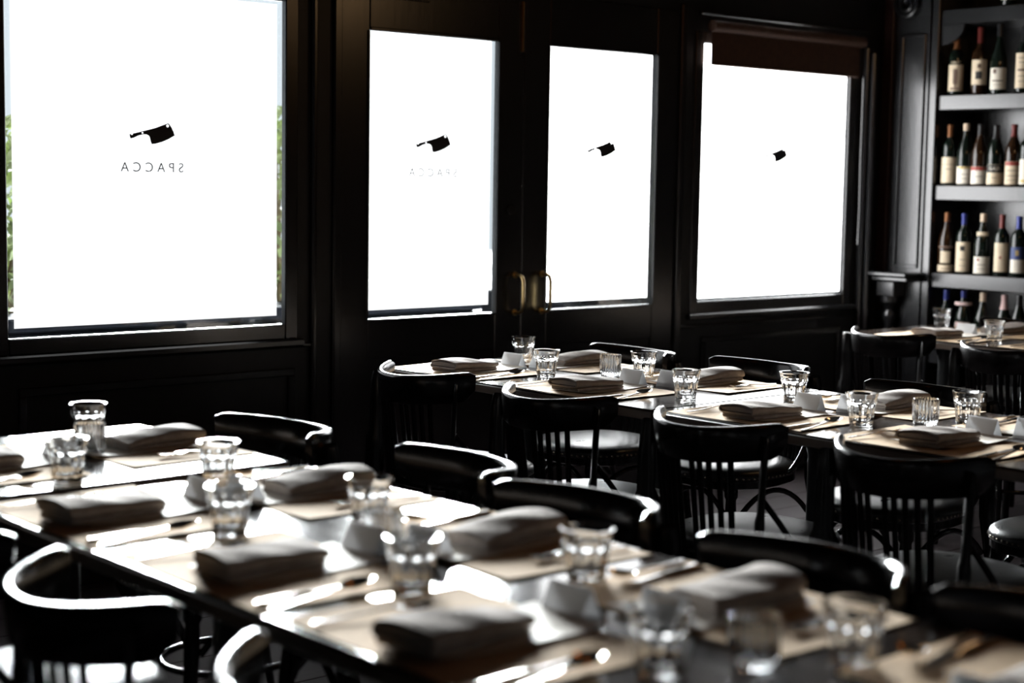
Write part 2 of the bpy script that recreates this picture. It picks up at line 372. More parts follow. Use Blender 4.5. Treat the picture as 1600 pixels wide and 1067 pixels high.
# ================================================================== OUTSIDE
tag(link('pavement', MB().box(-12, 22, WY+.2, 24, -.12, -.02).mesh('pavement', 'pavement')), 'pale pavement outside the shopfront', 'pavement', kind='structure')
def planter(x0, x1, label):
    r = link('planter_box', None, None, ((x0+x1)/2, 6.35, -.02)); tag(r, label, 'planter', 'dark planters outside the windows'); h = (x1-x0)/2
    part('box_side', MB().box(-h, h, -.25, .25, 0, .78, .01), 'planter', r); part('rim', MB().box(-h-.02, h+.02, -.28, .28, .78, .84, .008), 'planter', r)
    return r
planter(1.5, 5.15, 'long dark planter box outside the large window'); planter(5.6, 9.4, 'long dark planter box outside the double doors')
def shrub(x, y, h, w, seed, label):
    rnd = random.Random(seed); r = link('shrub', None, None, (x, y, .76)); tag(r, label, 'shrub', 'shrubs in the planters outside')
    m = MB()
    for i in range(330):
        a = rnd.uniform(0, 2*PI); zz = rnd.random()**.8*h; rad = w*math.sqrt(rnd.random())*(1-.35*zz/h)
        c = Vector((rad*math.cos(a), rad*math.sin(a)*.7, zz)); n = Vector((rnd.gauss(0, 1), rnd.gauss(0, 1), rnd.gauss(.4, 1))).normalized()
        t = n.orthogonal().normalized(); b = n.cross(t); L = rnd.uniform(.03, .055); W = L*.42
        m.add([c-t*L, c+b*W+n*.006, c+t*L, c-b*W+n*.006], [(0, 1, 2, 3)])
    part('foliage', m, 'leaf', r, 0, kind='stuff')
    m = MB()
    for i in range(5):
        a = rnd.uniform(0, 2*PI); m.tube([(0.03*i-.06, 0, -.05), (w*.3*math.cos(a), w*.2*math.sin(a), h*.4), (w*.6*math.cos(a), w*.4*math.sin(a), h*.8)], [.012, .009, .004], 6)
    part('stems', m, 'stem', r)
for i, (x, h, w, pl_) in enumerate(((2.86, .85, .17, 'at the left edge of the large window'), (4.17, .95, .17, 'at the right edge of the large window'), (4.68, .8, .15, 'at the left edge of the left door glass'), (5.72, .85, .16, 'at the right edge of the left door glass'))):
    shrub(x, 6.35, h, w, i+3, 'leafy green shrub outside, showing '+pl_)

# ================================================================== WINE SHELVES
XS = 6.98; YL = 4.735; YR = 2.4
SH = [.19, .585, .968, 1.402, 1.845, 2.262]
ws = link('wine_shelf', None, None, (0, 0, 0)); tag(ws, 'tall black built-in wine shelving on the end wall', 'shelf')
part('back_panel', MB().box(7.30, 7.32, YR, YL+.05, 0, 2.9), 'trim_paint', ws, 0)
part('side_panel', MB().box(XS-.02, 7.30, YL, YL+.042, 0, 2.9, .004), 'trim_paint', ws)
part('side_panel', MB().box(XS-.02, 7.30, YR, YR+.04, 0, 2.9, .004), 'trim_paint', ws)
for z in SH:
    part('shelf_board', MB().box(XS, 7.30, YR+.04, YL, z-.072, z, .003), 'trim_paint', ws)
part('plinth', MB().box(XS+.01, 7.30, YR+.04, YL, 0, .118, .003), 'trim_paint', ws)
# curved bracket in the upper left corner
m = MB(); pr = []
n = 14
arc = [(YL-.145*(1-math.sin(PI/2*i/n)), 1.995+.195*(1-math.cos(PI/2*i/n))) for i in range(n+1)]
ring0 = [(XS+.0, y, z) for y, z in arc]+[(XS+.0, YL-.145, 2.19)] ; ring1 = [(XS+.02, y, z) for (_, y, z) in ring0]
ring0 = [(XS, YL, 2.09)]+[(XS, YL-.13*(math.sin(PI/2*i/n)), 2.09+.10*(1-math.cos(PI/2*i/n))) for i in range(1, n+1)]+[(XS, YL, 2.19)]
ring1 = [(XS+.02, y, z) for (_, y, z) in ring0]
part('corner_bracket', MB().loft([ring0, ring1]), 'trim_paint', ws, 20)

# pilaster between window wall and shelves
pl = link('pilaster', None); tag(pl, 'black panelled pilaster with a ledge between window corner and wine shelves', 'pilaster')
part('back_board', MB().box(6.95, 7.30, 4.779, WY-.003, 0, 2.9), 'trim_paint', pl, 0)
part('ledge', MB().box(6.80, 6.955, 4.762, 5.035, .945, .966, .006).box(6.83, 6.955, 4.772, 5.025, .918, .945, .008), 'trim_paint', pl)
part('corbel_block', MB().box(6.86, 6.955, 4.87, 4.98, .838, .918, .006), 'trim_paint', pl)
part('baluster', MB().lathe([(.028, 0), (.045, .03), (.045, .06), (.026, .09), (.038, .22), (.042, .34), (.030, .50), (.022, .60), (.034, .63), (.034, .65), (.022, .67), (.03, .70), (.044, .712), (.044, .738)], 18, (6.905, 4.925, .10)), 'trim_paint', pl)
part('foot_block', MB().box(6.84, 6.955, 4.86, 4.99, 0, .10, .005), 'trim_paint', pl)
m = MB()
for (y0, y1, z0, z1) in ((4.795, 4.812, 1.0, 2.14), (4.925, 4.940, 1.0, 2.14), (4.795, 4.94, .985, 1.002), (4.795, 4.94, 2.135, 2.15)): m.box(6.938, 6.953, y0, y1, z0, z1, .004)
part('panel_moulding', m, 'trim_paint', pl)
part('reveal_strip', MB().box(6.925, 6.952, 4.98, 5.04, .966, 2.6, .004), 'dark_red', pl, label='dark reddish strip')  # plain dark red upright strip beside the panel
part('scroll', MB().tube([(6.93, 4.905+.015*math.cos(t*.35)*(1+t*.10), 2.30+.015*math.sin(t*.35)*(1+t*.10)) for t in range(40)], .012, 8), 'trim_paint', pl)
part('cap_moulding', MB().box(6.87, 6.955, 4.79, 5.03, 2.42, 2.46, .01).box(6.89, 6.955, 4.80, 5.02, 2.38, 2.42, .01), 'trim_paint', pl)

# ------------------------------------------------------------------ bottles
def patch(r, z0, z1, a0, a1, seg=16, off=.0006, top=None):
    m = MB(); rings = []
    for i in range(seg+1):
        a = a0+(a1-a0)*i/seg; zt = z1+(top(i/seg) if top else 0)
        c, s = math.cos(a), math.sin(a); ri, ro = r+.0001, r+off
        rings.append([(ri*c, ri*s, z0), (ro*c, ro*s, z0), (ro*c, ro*s, zt), (ri*c, ri*s, zt)])
    return m.loft(rings)
def curved_text(body, r, zc, size, a_c):
    cu = bpy.data.curves.new('t', 'FONT'); cu.body = body; cu.size = size; cu.align_x = 'CENTER'; cu.align_y = 'CENTER'
    tmp = bpy.data.objects.new('tmp', cu); COL.objects.link(tmp)
    me = bpy.data.meshes.new_from_object(tmp.evaluated_get(bpy.context.evaluated_depsgraph_get())); bpy.data.objects.remove(tmp)
    for v in me.vertices:
        a = a_c+v.co.x/r; z = v.co.y
        v.co = ((r+.0012)*math.cos(a), (r+.0012)*math.sin(a), zc+z)
    me.materials.clear(); return me
def bottle(x, y, z, shape, h, capm, cap_len, lab, prints, label, glass='bottle_glass', face=PI*1.12, texts=()):
    r = .0375; root = link('wine_bottle', None, None, (x, y, z)); tag(root, label, 'bottle', 'wine bottles on the shelves')
    if shape == 'bordeaux': prof = [(.034, 0), (r, .004), (r, .185), (.0355, .200), (.028, .215), (.0175, .228), (.0148, .238), (.0138, .262), (.0136, h-.018), (.0152, h-.017), (.0152, h-.008), (.0135, h)]
    else: prof = [(.037, 0), (.0405, .004), (.0405, .150), (.0385, .170), (.032, .195), (.023, .220), (.0165, .243), (.0145, .262), (.0138, h-.018), (.0154, h-.017), (.0154, h-.008), (.0135, h)]
    rr = prof[2][0]
    part('body', MB().lathe(prof, 24), glass, root, 50)
    cp = [(q+.0005, zz) for q, zz in prof if zz >= h-cap_len]
    z0 = h-cap_len
    for i in range(len(prof)-1):
        if prof[i][1] < z0 <= prof[i+1][1]:
            t = (z0-prof[i][1])/(prof[i+1][1]-prof[i][1]); cp = [(prof[i][0]*(1-t)+prof[i+1][0]*t+.0005, z0)]+cp
    cp[-1] = (cp[-1][0], h+.0006)
    part('capsule', MB().lathe(cp, 20), capm, root, 50)
    if lab:
        lm, lz0, lz1, hw = lab
        lo = part('label', patch(rr, lz0, lz1, face-hw, face+hw), lm, root, 0)
        for (pm_, pz0, pz1, pa0, pa1) in prints:
            part('print', patch(rr+.0006, pz0, pz1, face+pa0, face+pa1, 8), pm_, lo if lz0-.001 <= pz0 and pz1 <= lz1+.001 else root, 0)
        for (body, tz, size, tm) in texts:
            me = curved_text(body, rr+.0004, tz, size, face); me.materials.append(MATS[tm]); link('print', me, lo)
    return root
L = lambda z0, z1, a0, a1, m='ink_brown': (m, z0, z1, a0, a1)
BX = 7.032
B = [
 # top row
 (4.721, 4, 'bordeaux', .325, 'capsule_bronze', .10, ('label_cream', .022, .150, 1.15), [L(.055, .128, -.30, .25), L(.028, .038, -.7, .5), L(.040, .058, -.12, .10)], 'wine bottle with a dark grape cluster on its cream label, leftmost of top row', 'bottle_glass', [('IDEAY', .160, .017, 'label_cream')]),
 (4.588, 4, 'bordeaux', .325, 'capsule_red', .075, ('label_cream', .048, .168, 1.15), [L(.075, .112, -.42, .42, 'ink_black'), L(.128, .148, -.2, .3)], 'wine bottle with a black square on its cream label, second of top row', 'bottle_brown', []),
 (4.477, 4, 'burgundy', .335, 'capsule_black', .06, ('label_white', .022, .125, 1.1), [L(.098, .118, -.6, -.2), L(.060, .066, -.7, .7), L(.044, .046, -.6, .5)], 'sloping wine bottle with a pale notched label, third of top row', 'bottle_glass', []),
 (4.345, 4, 'bordeaux', .315, 'capsule_black', .07, ('label_cream', .025, .190, 1.15), [L(.165, .168, -.6, .6), L(.145, .148, -.6, .6), L(.105, .115, -.7, .7), L(.080, .083, -.6, .6), L(.055, .058, -.6, .6)], 'wine bottle with a tall text-covered cream label, rightmost of top row', 'bottle_glass', []),
 # second row
 (4.738, 3, 'bordeaux', .30, 'capsule_bronze', .06, ('label_cream', .014, .140, 1.2), [L(.104, .106, -1, 1), L(.08, .083, -.4, .4)], 'wine bottle with a tall plain cream label, leftmost of second row', 'bottle_glass', []),
 (4.648, 3, 'burgundy', .305, 'capsule_cream', .035, ('label_white', .010, .095, 1.15), [L(.083, .094, -.9, .9, 'ink_gold'), L(.055, .058, -.5, .5), L(.035, .037, -.5, .5)], 'sloping wine bottle with cream neck band and gold-topped label, second row', 'bottle_glass', []),
 (4.565, 3, 'burgundy', .30, 'capsule_black', .05, ('label_white', .010, .095, 1.15), [L(.076, .094, -1.1, 1.1, 'ink_red'), L(.045, .048, -.5, .5)], 'sloping wine bottle with red band above its white label, second row', 'bottle_brown', []),
 (4.473, 3, 'burgundy', .295, 'capsule_black', .07, ('label_cream', .010, .105, 1.15), [L(.066, .104, -1.12, 1.12, 'ink_black'), L(.040, .043, -.3, .3)], 'wine bottle with white capitals on a black label band, second row', 'bottle_glass', [('GAJA', .085, .024, 'label_white')]),
 (4.379, 3, 'burgundy', .298, 'capsule_red', .06, ('label_cream', .010, .120, 1.1), [L(.100, .119, -1.0, 1.0, 'ink_red'), L(.075, .078, -.8, .6), L(.05, .053, -.8, .8), L(.03, .032, -.8, .8)], 'wine bottle with red-topped ornate label, fifth of second row', 'bottle_brown', []),
 (4.297, 3, 'bordeaux', .30, 'capsule_black', .06, ('label_white', .012, .13, 1.1), [L(.02, .035, -.8, .8, 'ink_gold')], 'wine bottle with white label cut by the picture edge, second row', 'bottle_glass', []),
 # third row
 (4.733, 2, 'burgundy', .30, 'capsule_bronze', .045, ('label_cream', .008, .040, 1.1), [L(.050, .108, -.62, .62, 'label_cream'), L(.020, .024, -.5, .5), L(.125, .135, -1, 1, 'ink_brown')], 'wine bottle with round cream label above a band, leftmost of third row', 'bottle_brown', []),
 (4.636, 2, 'bordeaux', .298, 'capsule_blue', .055, ('label_cream', .012, .158, 1.1), [L(.115, .138, -.35, .25, 'ink_black'), L(.07, .073, -.4, .4), L(.04, .042, -.5, .5)], 'blue-capped wine bottle with a tall cream label and dark emblem, third row', 'bottle_glass', []),
 (4.523, 2, 'burgundy', .30, 'capsule_cream', .04, ('label_white', .008, .090, 1.1), [L(.07, .082, -.55, -.25, 'ink_red'), L(.05, .053, -.5, .5), L(.03, .032, -.5, .5), L(.192, .212, -.7, .7, 'label_cream')], 'wine bottle with cream neck and shoulder label, middle of third row', 'bottle_glass', []),
 (4.418, 2, 'bordeaux', .298, 'capsule_red', .065, ('label_cream', .022, .162, 1.0), [L(.085, .098, -.2, .05, 'ink_red')], 'red-capped wine bottle with tall cream label and red dot, third row', 'bottle_glass', []),
 (4.322, 2, 'bordeaux', .292, 'capsule_blue', .06, ('label_white', .022, .085, 1.1), [L(.086, .145, -1.1, 1.1, 'ink_blue'), L(.105, .13, -.3, .1, 'ink_gold')], 'wine bottle with blue and white label and gold emblem, third row', 'bottle_glass', []),
 # fourth row
 (4.722, 1, 'bordeaux', .298, 'capsule_blue', .05, ('label_white', .02, .09, 1.1), [], 'blue-capped dark wine bottle, leftmost of fourth row behind the tumbler', 'bottle_glass', []),
 (4.621, 1, 'burgundy', .30, 'capsule_blue', .035, ('label_pink', .06, .145, 1.0), [L(.228, .245, -1.4, 1.4, 'label_pink')], 'blue-capped wine bottle with pink label, second of fourth row', 'bottle_glass', []),
 (4.509, 1, 'burgundy', .298, 'capsule_cream', .045, ('label_white', .02, .09, 1.1), [], 'cream-capped dark wine bottle, third of fourth row', 'bottle_glass', []),
 (4.391, 1, 'burgundy', .292, 'capsule_pink', .07, ('label_white', .02, .10, 1.1), [], 'pink-capped dark wine bottle, fourth of fourth row', 'bottle_glass', []),
 (4.306, 1, 'burgundy', .296, 'capsule_black', .05, ('label_white', .05, .12, 1.1), [], 'black-capped dark wine bottle, rightmost of fourth row', 'bottle_glass', []),
 # lowest row
 (4.715, 0, 'burgundy', .29, 'capsule_black', .06, ('label_cream', .05, .14, 1.1), [], 'dark wine bottle with cream label on lowest shelf, left end', 'bottle_brown', []),
 (4.50, 0, 'bordeaux', .29, 'capsule_black', .06, ('label_white', .05, .14, 1.1), [], 'dark wine bottle on the lowest shelf behind the back chairs, middle', 'bottle_glass', []),
 (4.40, 0, 'bordeaux', .29, 'capsule_black', .06, ('label_white', .05, .14, 1.1), [], 'dark wine bottle on the lowest shelf behind the back chairs, right end', 'bottle_glass', []),
]
for (y, row, shp, h, cm, cl, lb, prn, lab, gl_, tx) in B:
    bottle(BX+random.uniform(-.006, .006), y*7.032/7.10, SH[row], shp, h, cm, cl, lb, prn, lab, gl_, PI*1.16, tx)
bottle(BX, 4.40, SH[5], 'bordeaux', .3, 'capsule_black', .06, ('label_white', .03, .14, 1.1), [], 'dark wine bottle cut off by the top picture edge on the highest shelf')

# ================================================================== TABLES
TH = .75
def table(x0, x1, y0, y1, label):
    r = link('dining_table', None, None, ((x0+x1)/2, (y0+y1)/2, 0)); tag(r, label, 'table', 'dark wooden dining tables')
    a, b = (x1-x0)/2, (y1-y0)/2
    part('table_top', MB().box(-a, a, -b, b, TH-.006, TH, .0025), 'table_wood', r)
    part('edge_band', MB().box(-a+.0005, a-.0005, -b+.0005, b-.0005, TH-.032, TH-.006, .002), 'table_edge', r)
    ys = [0] if b < .5 else [-b+.30, b-.30]
    for yy in ys:
        part('column', MB().lathe([(.05, .05), (.04, .09), (.036, .20), (.036, .62), (.05, .68), (.06, .70)], 18, (0, yy, 0)), 'iron', r)
        m = MB()
        for k in range(4):
            an = PI/4+k*PI/2; c, s = math.cos(an), math.sin(an)
            m.tube([(0, yy, .06), (.12*c, yy+.12*s, .05), (.27*c, yy+.27*s, .022)], [.034, .03, .020], 8)
        part('foot', m, 'iron', r)
        part('top_plate', MB().box(-a*.6, a*.6, yy-.06, yy+.06, .698, .718, .004), 'iron', r)
    return r
table(1.29, 2.06, 3.092, 3.79, 'small dark table at window end of the front row, beyond the gap')
table(1.29, 2.06, .70, 3.018, 'long dark table set for guests, closest to the camera')
table(3.36, 4.13, 3.196, 4.45, 'dark table in the middle row, nearer the double doors')
table(3.36, 4.13, 1.75, 3.188, 'dark table in the middle row, at the right of the picture')
table(5.86, 6.58, 3.05, 4.42, 'dark table in the back beside the wine shelves')

# ================================================================== CHAIRS
def rail_pt(u, z):
    t = (z-.46)/.32
    xb = -.20-(z-.46)*.14; k = .10+.06*t; w = .202+.010*t
    return Vector((xb+k*abs(u)**2.4, w*u, z))
def build_chair():
    r = link('dining_chair', None)
    # curved backrest rail
    rings = []
    N = 40
    for i in range(N+1):
        u = -1.0+2.0*i/N
        e = abs(u); zc = .738+.018*u*u; end = max(0, (e-.88)/.12); hh = .046*math.sqrt(max(.05, 1-.72*end**2.4)); zc += .010*end**2
        if end > 0: zc += .0
        d = rail_pt(min(u+.02, 1), .74)-rail_pt(max(u-.02, -1), .74); d.z = 0; d.normalize(); nrm = Vector((d.y, -d.x, 0))
        if nrm.x > 0: nrm = -nrm
        ring = []
        th = .011*(1-.25*end)
        for (pn, pz) in ((-1, -.86), (-.6, -1), (.6, -1), (1, -.86), (1, 0), (1, .80), (.72, .95), (.25, 1), (-.25, 1), (-.72, .95), (-1, .80), (-1, 0)):
            z = zc+pz*hh; p = rail_pt(u, z); ring.append(p+nrm*(pn*th))
        rings.append(ring)
    part('backrest_rail', MB().loft(rings), 'chair_wood', r, 50)
    for u in (-.58, -.465, -.345, -.225, -.115, .115, .225, .345, .465, .58):
        pts = [rail_pt(u, .445+(.705-.445)*i/5) for i in range(6)]
        part('slat', MB().tube(pts, .0095, 8, flat=(.55, .95) if False else (1, .6)), 'chair_wood', r)
    for s in (-1, 1):
        u = .80*s
        rings = []
        prof = [(-.245, .200, 0, .013, .017), (-.205, .193, .22, .015, .020), (-.160, .195, .42, .017, .028), (-.156, .197, .50, .017, .030), (-.154, .198, .552, .015, .030), (-.151, .198, .572, .012, .023), (-.148, .199, .66, .011, .022), (-.145, .2005, .735, .011, .020), (-.142, .2005, .765, .009, .015)]
        for (x, y, z, hx, hy) in prof:
            rot = .55
            ring = []
            for k in range(10):
                a = 2*PI*k/10; px, py = hx*math.cos(a)*1.05, hy*math.sin(a)*1.05
                cx, sx = math.cos(rot), math.sin(rot)
                zz = z+(0 if z < .75 else -px*.6)
                ring.append((x-.012+px*cx-py*sx, s*(y+px*sx*-1*-1*.0+py*cx+px*sx*.0), zz))
            rings.append(ring)
        part('rear_leg', MB().loft(rings), 'chair_wood', r, 50)
        m = MB().lathe([(.012, 0), (.0145, .02), (.016, .18), (.019, .33), (.017, .38), (.022, .39), (.022, .41), (.018, .43)], 14)
        # splay the front leg outwards
        m.v = [(x+.185+.035*(1-z/.43), y+s*(.150+.03*(1-z/.43)), z) for x, y, z in m.v]
        part('front_leg', m, 'chair_wood', r, 50)
        # bent hip brace from rear post to seat ring
        pts = []
        for i in range(9):
            a = PI/2*i/8; pts.append((-.155+.125*math.sin(a)*1.0, s*(.199+.018*math.sin(a*2)), .455+.15*(1-math.sin(a))+.0))
        part('hip_brace', MB().tube(pts, .0085, 8), 'chair_wood', r, 50)
        # bentwood arch below the seat
        pts = [(-.165+.345*i/12, s*(.176-.006*i/12), .20+.195*math.sin(PI*(.12+.76*i/12))**.6) for i in range(13)]
        part('arch_brace', MB().tube(pts, .009, 8), 'chair_wood', r, 50)
    part('arch_brace', MB().tube([(.19, -.14+.28*i/12, .22+.18*math.sin(PI*(.1+.8*i/12))**.6) for i in range(13)], .009, 8), 'chair_wood', r, 50)
    part('stretcher_ring', MB().tube([(.0+.168*math.cos(2*PI*i/28), .150*math.sin(2*PI*i/28), .235) for i in range(28)], .0085, 8, loop=True), 'chair_wood', r, 50)
    # seat: frame ring, cushion, nailheads
    def outline(sc, n=44):
        o = []
        for i in range(n):
            a = 2*PI*i/n; c, s_ = math.cos(a), math.sin(a); e = 2.5
            rad = (abs(c)**e+abs(s_)**e)**(-1/e)
            x = .04+.225*sc*rad*c; y = .213*sc*rad*s_*(1+.06*c)
            o.append((x, y))
        return o
    part('seat_frame', MB().loft([[(x, y, .415) for x, y in outline(.95)], [(x, y, .42) for x, y in outline(.985)], [(x, y, .442) for x, y in outline(.985)]]), 'chair_wood', r, 50)
    cr = []
    for sc, z in ((.97, .440), (1.0, .445), (1.005, .458), (.985, .468), (.93, .476), (.8, .482), (.6, .486), (.35, .488), (.1, .489)):
        cr.append([(x, y, z) for x, y in outline(sc)])
    seat = part('seat', MB().loft(cr), 'leather', r, 60, label='black leather cushion with nailhead edge')
    m = MB()
    for (x, y) in outline(1.008, 72):
        a = math.atan2(y, x-.04); c, s_ = math.cos(a), math.sin(a); t = (-s_, c)
        q = .0042
        vs = [(x+c*.002, y+s_*.002, .4515)]
        for k in range(6):
            b = 2*PI*k/6; vs.append((x+t[0]*q*math.cos(b), y+t[1]*q*math.cos(b), .4515+q*math.sin(b)))
        m.add(vs, [(0, 1+k, 1+(k+1) % 6) for k in range(6)])
    part('nailhead_trim', m, 'nail_brass', seat, 0, kind='stuff', label='row of small brass nailheads')
    return r
ORD = ['first', 'second', 'third', 'fourth', 'fifth', 'sixth']
def chairs(row, side, lst, rz):
    for o, (x, y, d) in enumerate(lst):
        place('chair', build_chair, (x, y, 0), rz+d, 'black bentwood chair on the %s side of the %s row, %s from the windows' % (side, row, ORD[o]), 'chair', 'chairs of the %s row' % row)
chairs('front', 'near', [(1.250, 2.775, -.02), (1.253, 2.207, -.08), (1.260, 1.612, .02)], 0)
chairs('front', 'far', [(2.060, 3.350, -.01), (2.105, 2.735, -.22), (2.030, 2.232, -.01), (1.995, 1.655, -.03), (2.000, 1.180, -.02)], PI)
chairs('middle', 'near', [(3.340, 4.064, .003), (3.313, 3.425, .045), (3.300, 2.799, .009), (3.300, 2.205, .0)], 0)
chairs('middle', 'far', [(4.110, 4.130, -.10), (4.165, 3.565, -.02), (4.080, 2.840, .0), (4.105, 2.250, -.03)], PI)
chairs('back', 'near', [(5.800, 4.030, -.10), (5.680, 3.420, .0)], 0)
chairs('back', 'far', [(6.560, 4.020, .0)], PI)

# ================================================================== TABLEWARE
def build_tumbler():
    r = link('tumbler', None)
    NA, H = 72, .090
    def outer(z, a):
        t = z/H
        base = .0310+.0105*t+.0022*t**3.0
        if t > .93: base += .0008
        lo, hi = .06, .70
        f = max(0.0, min(1.0, (t-lo)/.10))*max(0.0, min(1.0, (hi-t)/.07))
        ph = (a*9/(2*PI)) % 1.0; d = abs(ph-.5)*2      # 1 at ridge, 0 at flute centre
        arch = 1.0 if t < .56 else max(0.0, min(1.0, 1.35*(1-d)-(t-.56)*4+.35))
        dep = .0036*(1-d**2)*f*arch
        bead = .0011*math.exp(-((t-.735)/.035)**2)
        return base-dep+bead
    zs = [0, .0015, .004, .010, .018, .027, .036, .044, .050, .054, .058, .061, .064, .067, .071, .076, .081, .085, .0885, .090]
    rings = []
    for z in zs:
        k = .94 if z == 0 else 1.0
        rings.append([((outer(z, 2*PI*j/NA)*k)*math.cos(2*PI*j/NA), (outer(z, 2*PI*j/NA)*k)*math.sin(2*PI*j/NA), z) for j in range(NA)])
    for z in (.0895, .080, .068, .055, .040, .026, .016, .0125, .0115):
        t = z/H; base = .0310+.0105*t+.0022*t**3-.0046
        if z > .089: base += .0012
        if z == .0125: base *= .85
        if z == .0115: base *= .45
        rings.append([(base*math.cos(2*PI*j/NA), base*math.sin(2*PI*j/NA), z) for j in range(NA)])
    part('glass_body', MB().loft(rings), 'clear_glass', r, 60)
    return r
def build_votive():
    r = link('votive_holder', None)
    NR = 24; NA = NR*8; H = .072
    def ring(z, rad, rib): return [((rad+rib*math.cos(NR*2*PI*j/NA))*math.cos(2*PI*j/NA), (rad+rib*math.cos(NR*2*PI*j/NA))*math.sin(2*PI*j/NA), z) for j in range(NA)]
    rings = [ring(0, .030, 0), ring(.0015, .0318, 0), ring(.011, .0325, 0), ring(.013, .0338, .0019), ring(.068, .0345, .0019), ring(.0712, .0343, .0014), ring(H, .0335, .0004), ring(.0705, .0322, 0), ring(.05, .0318, 0), ring(.018, .031, 0), ring(.0145, .026, 0), ring(.0138, .012, 0)]
    part('ribbed_glass', MB().loft(rings), 'smoked_glass', r, 60)
    return r
def build_card():
    r = link('place_card', None)
    hw, hb, H, t = .044, .024, .050, .0007
    ring = lambda y: [(-hb, y, 0), (-t*.5, y, H), (0, y, H+.0004), (t*.5, y, H), (hb, y, 0), (hb-.0014, y, 0), (0, y, H-.0024), (-hb+.0014, y, 0)]
    part('folded_card', MB().loft([ring(-hw), ring(hw)]), 'card', r, 10)
    return r
def sheet(w, h, nx, ny, zf, th=.0006):
    m = MB(); vs = []
    for s in (1, 0):
        for i in range(nx+1):
            for j in range(ny+1):
                x, y = -w/2+w*i/nx, -h/2+h*j/ny; vs.append((x, y, zf(x, y)+th*s))
    n1 = (nx+1)*(ny+1); fs = []
    for i in range(nx):
        for j in range(ny):
            a = i*(ny+1)+j; q = (a, a+ny+1, a+ny+2, a+1); fs.append(q); fs.append(tuple(n1+k for k in reversed(q)))
    edge = [i*(ny+1) for i in range(nx+1)]+[nx*(ny+1)+j for j in range(1, ny+1)]+[i*(ny+1)+ny for i in range(nx-1, -1, -1)]+[j for j in range(ny-1, 0, -1)]
    for k in range(len(edge)):
        a, b = edge[k], edge[(k+1) % len(edge)]; fs.append((b, a, n1+a, n1+b))
    return m.add(vs, fs)
def mat_builder(seed):
    def f():
        rnd = random.Random(seed); p = [rnd.uniform(0, 6) for _ in range(4)]; am = [rnd.uniform(.4, 1) for _ in range(3)]
        r = link('placemat', None)
        def zf(x, y):
            e = max(0, abs(y)/.235-.72)/.28; ex = max(0, (x+.02)/.165)
            return .0006+.0045*am[0]*e*e*(.6+.4*math.sin(14*x+p[0]))+.004*am[1]*ex*ex*(.5+.5*math.sin(11*y+p[1]))+.0008*(1+math.sin(9*y+p[2]+6*x))
        part('paper_sheet', sheet(.325, .465, 14, 20, zf), 'kraft', r, 60)
        return r
    return f
def menu_builder(seed):
    def f():
        rnd = random.Random(seed); p = rnd.uniform(0, 6); am = rnd.uniform(.5, 1.2)
        r = link('menu', None)
        def zf(x, y):
            e = max(0, (abs(x)-.05)/.09); ey = max(0, (-y)/.085-.35)
            return .0008+.006*am*e*e+.009*am*ey*ey*(.7+.3*math.sin(20*x+p))
        part('paper_sheet', sheet(.285, .165, 16, 12, zf, .0008), 'menu_paper', r, 60)
        return r
    return f
def napkin_builder(seed):
    """folded cloth: a thin lower and a fuller upper roll, each a flattened hollow fold with a layer tucked inside"""
    def f():
        rnd = random.Random(seed); r = link('napkin', None); m = MB()
        ph = [rnd.uniform(0, 6) for _ in range(5)]; L2, secs = .102, 20
        def stadium(hw, z0, z1, puff, n=9):
            zc, h = (z0+z1)/2, (z1-z0)/2; pts = []
            for k in range(n): q = -1+2*k/(n-1); pts.append((q*(hw-h), z0))
            for k in range(1, 6): a = -PI/2+PI*k/6; pts.append((hw-h+h*math.cos(a), zc+h*math.sin(a)))
            for k in range(n): q = 1-2*k/(n-1); pts.append((q*(hw-h), z1+puff*(1-q*q)))
            for k in range(1, 6): a = PI/2+PI*k/6; pts.append((-(hw-h)+h*math.cos(a), zc+h*math.sin(a)))
            return pts
        def warp(x, y, z, e):
            s_ = (x+L2)/(2*L2); sq = 1-.10*s_; ht = 1.10-.34*s_**1.4+.07*math.sin(4.5*s_+ph[0])
            w = (.0020*math.sin(24*x+ph[1]+y*30)+.0013*math.sin(66*x+y*48+ph[2]))*max(0, (z-.012)/.024)
            return (x+e+.006*(y/.06)*math.sin(ph[3])+.003*math.sin(z*170+ph[4])*(1 if abs(e) > 0 else 0), y*sq+.003*math.sin(15*x+ph[3]), max(.0003, z*ht+w))
        def roll(hw, z0, z1, puff, t, dx):
            o = stadium(hw, z0, z1, puff); n_ = stadium(hw-t, z0+t, z1-t, puff); N = len(o); vs = []; fs = []
            for i in range(secs+1):
                x = -L2+dx+(2*L2-abs(dx))*i/secs; e = .0001 if i in (0, secs) else 0
                vs += [warp(x, y, z, e) for y, z in o]+[warp(x, y, z, e) for y, z in n_]
            for i in range(secs):
                for k in range(N):
                    a, b = i*2*N+k, i*2*N+(k+1) % N; fs.append((a, b, b+2*N, a+2*N)); fs.append((b+N, a+N, a+3*N, b+3*N))
            for k in range(N):
                k2 = (k+1) % N; fs.append((k2, k, k+N, k2+N)); q = secs*2*N; fs.append((q+k, q+k2, q+k2+N, q+k+N))
            m.add(vs, fs)
            rings = []
            for i in range(secs+1):
                x = -L2+dx+.002+(2*L2-abs(dx)-.004)*i/secs; rings.append([warp(x, y, z, 0) for y, z in stadium(hw-t*1.6, z0+t*1.5, z1-t*1.5, puff*.8)])
            m.loft(rings)
        roll(.056, .0004, .0120, .0, .0030, .006)
        roll(.060, .0122, .0330, .0055, .0042, .0)
        part('folded_cloth', m, 'linen', r, 50)
        return r
    return f
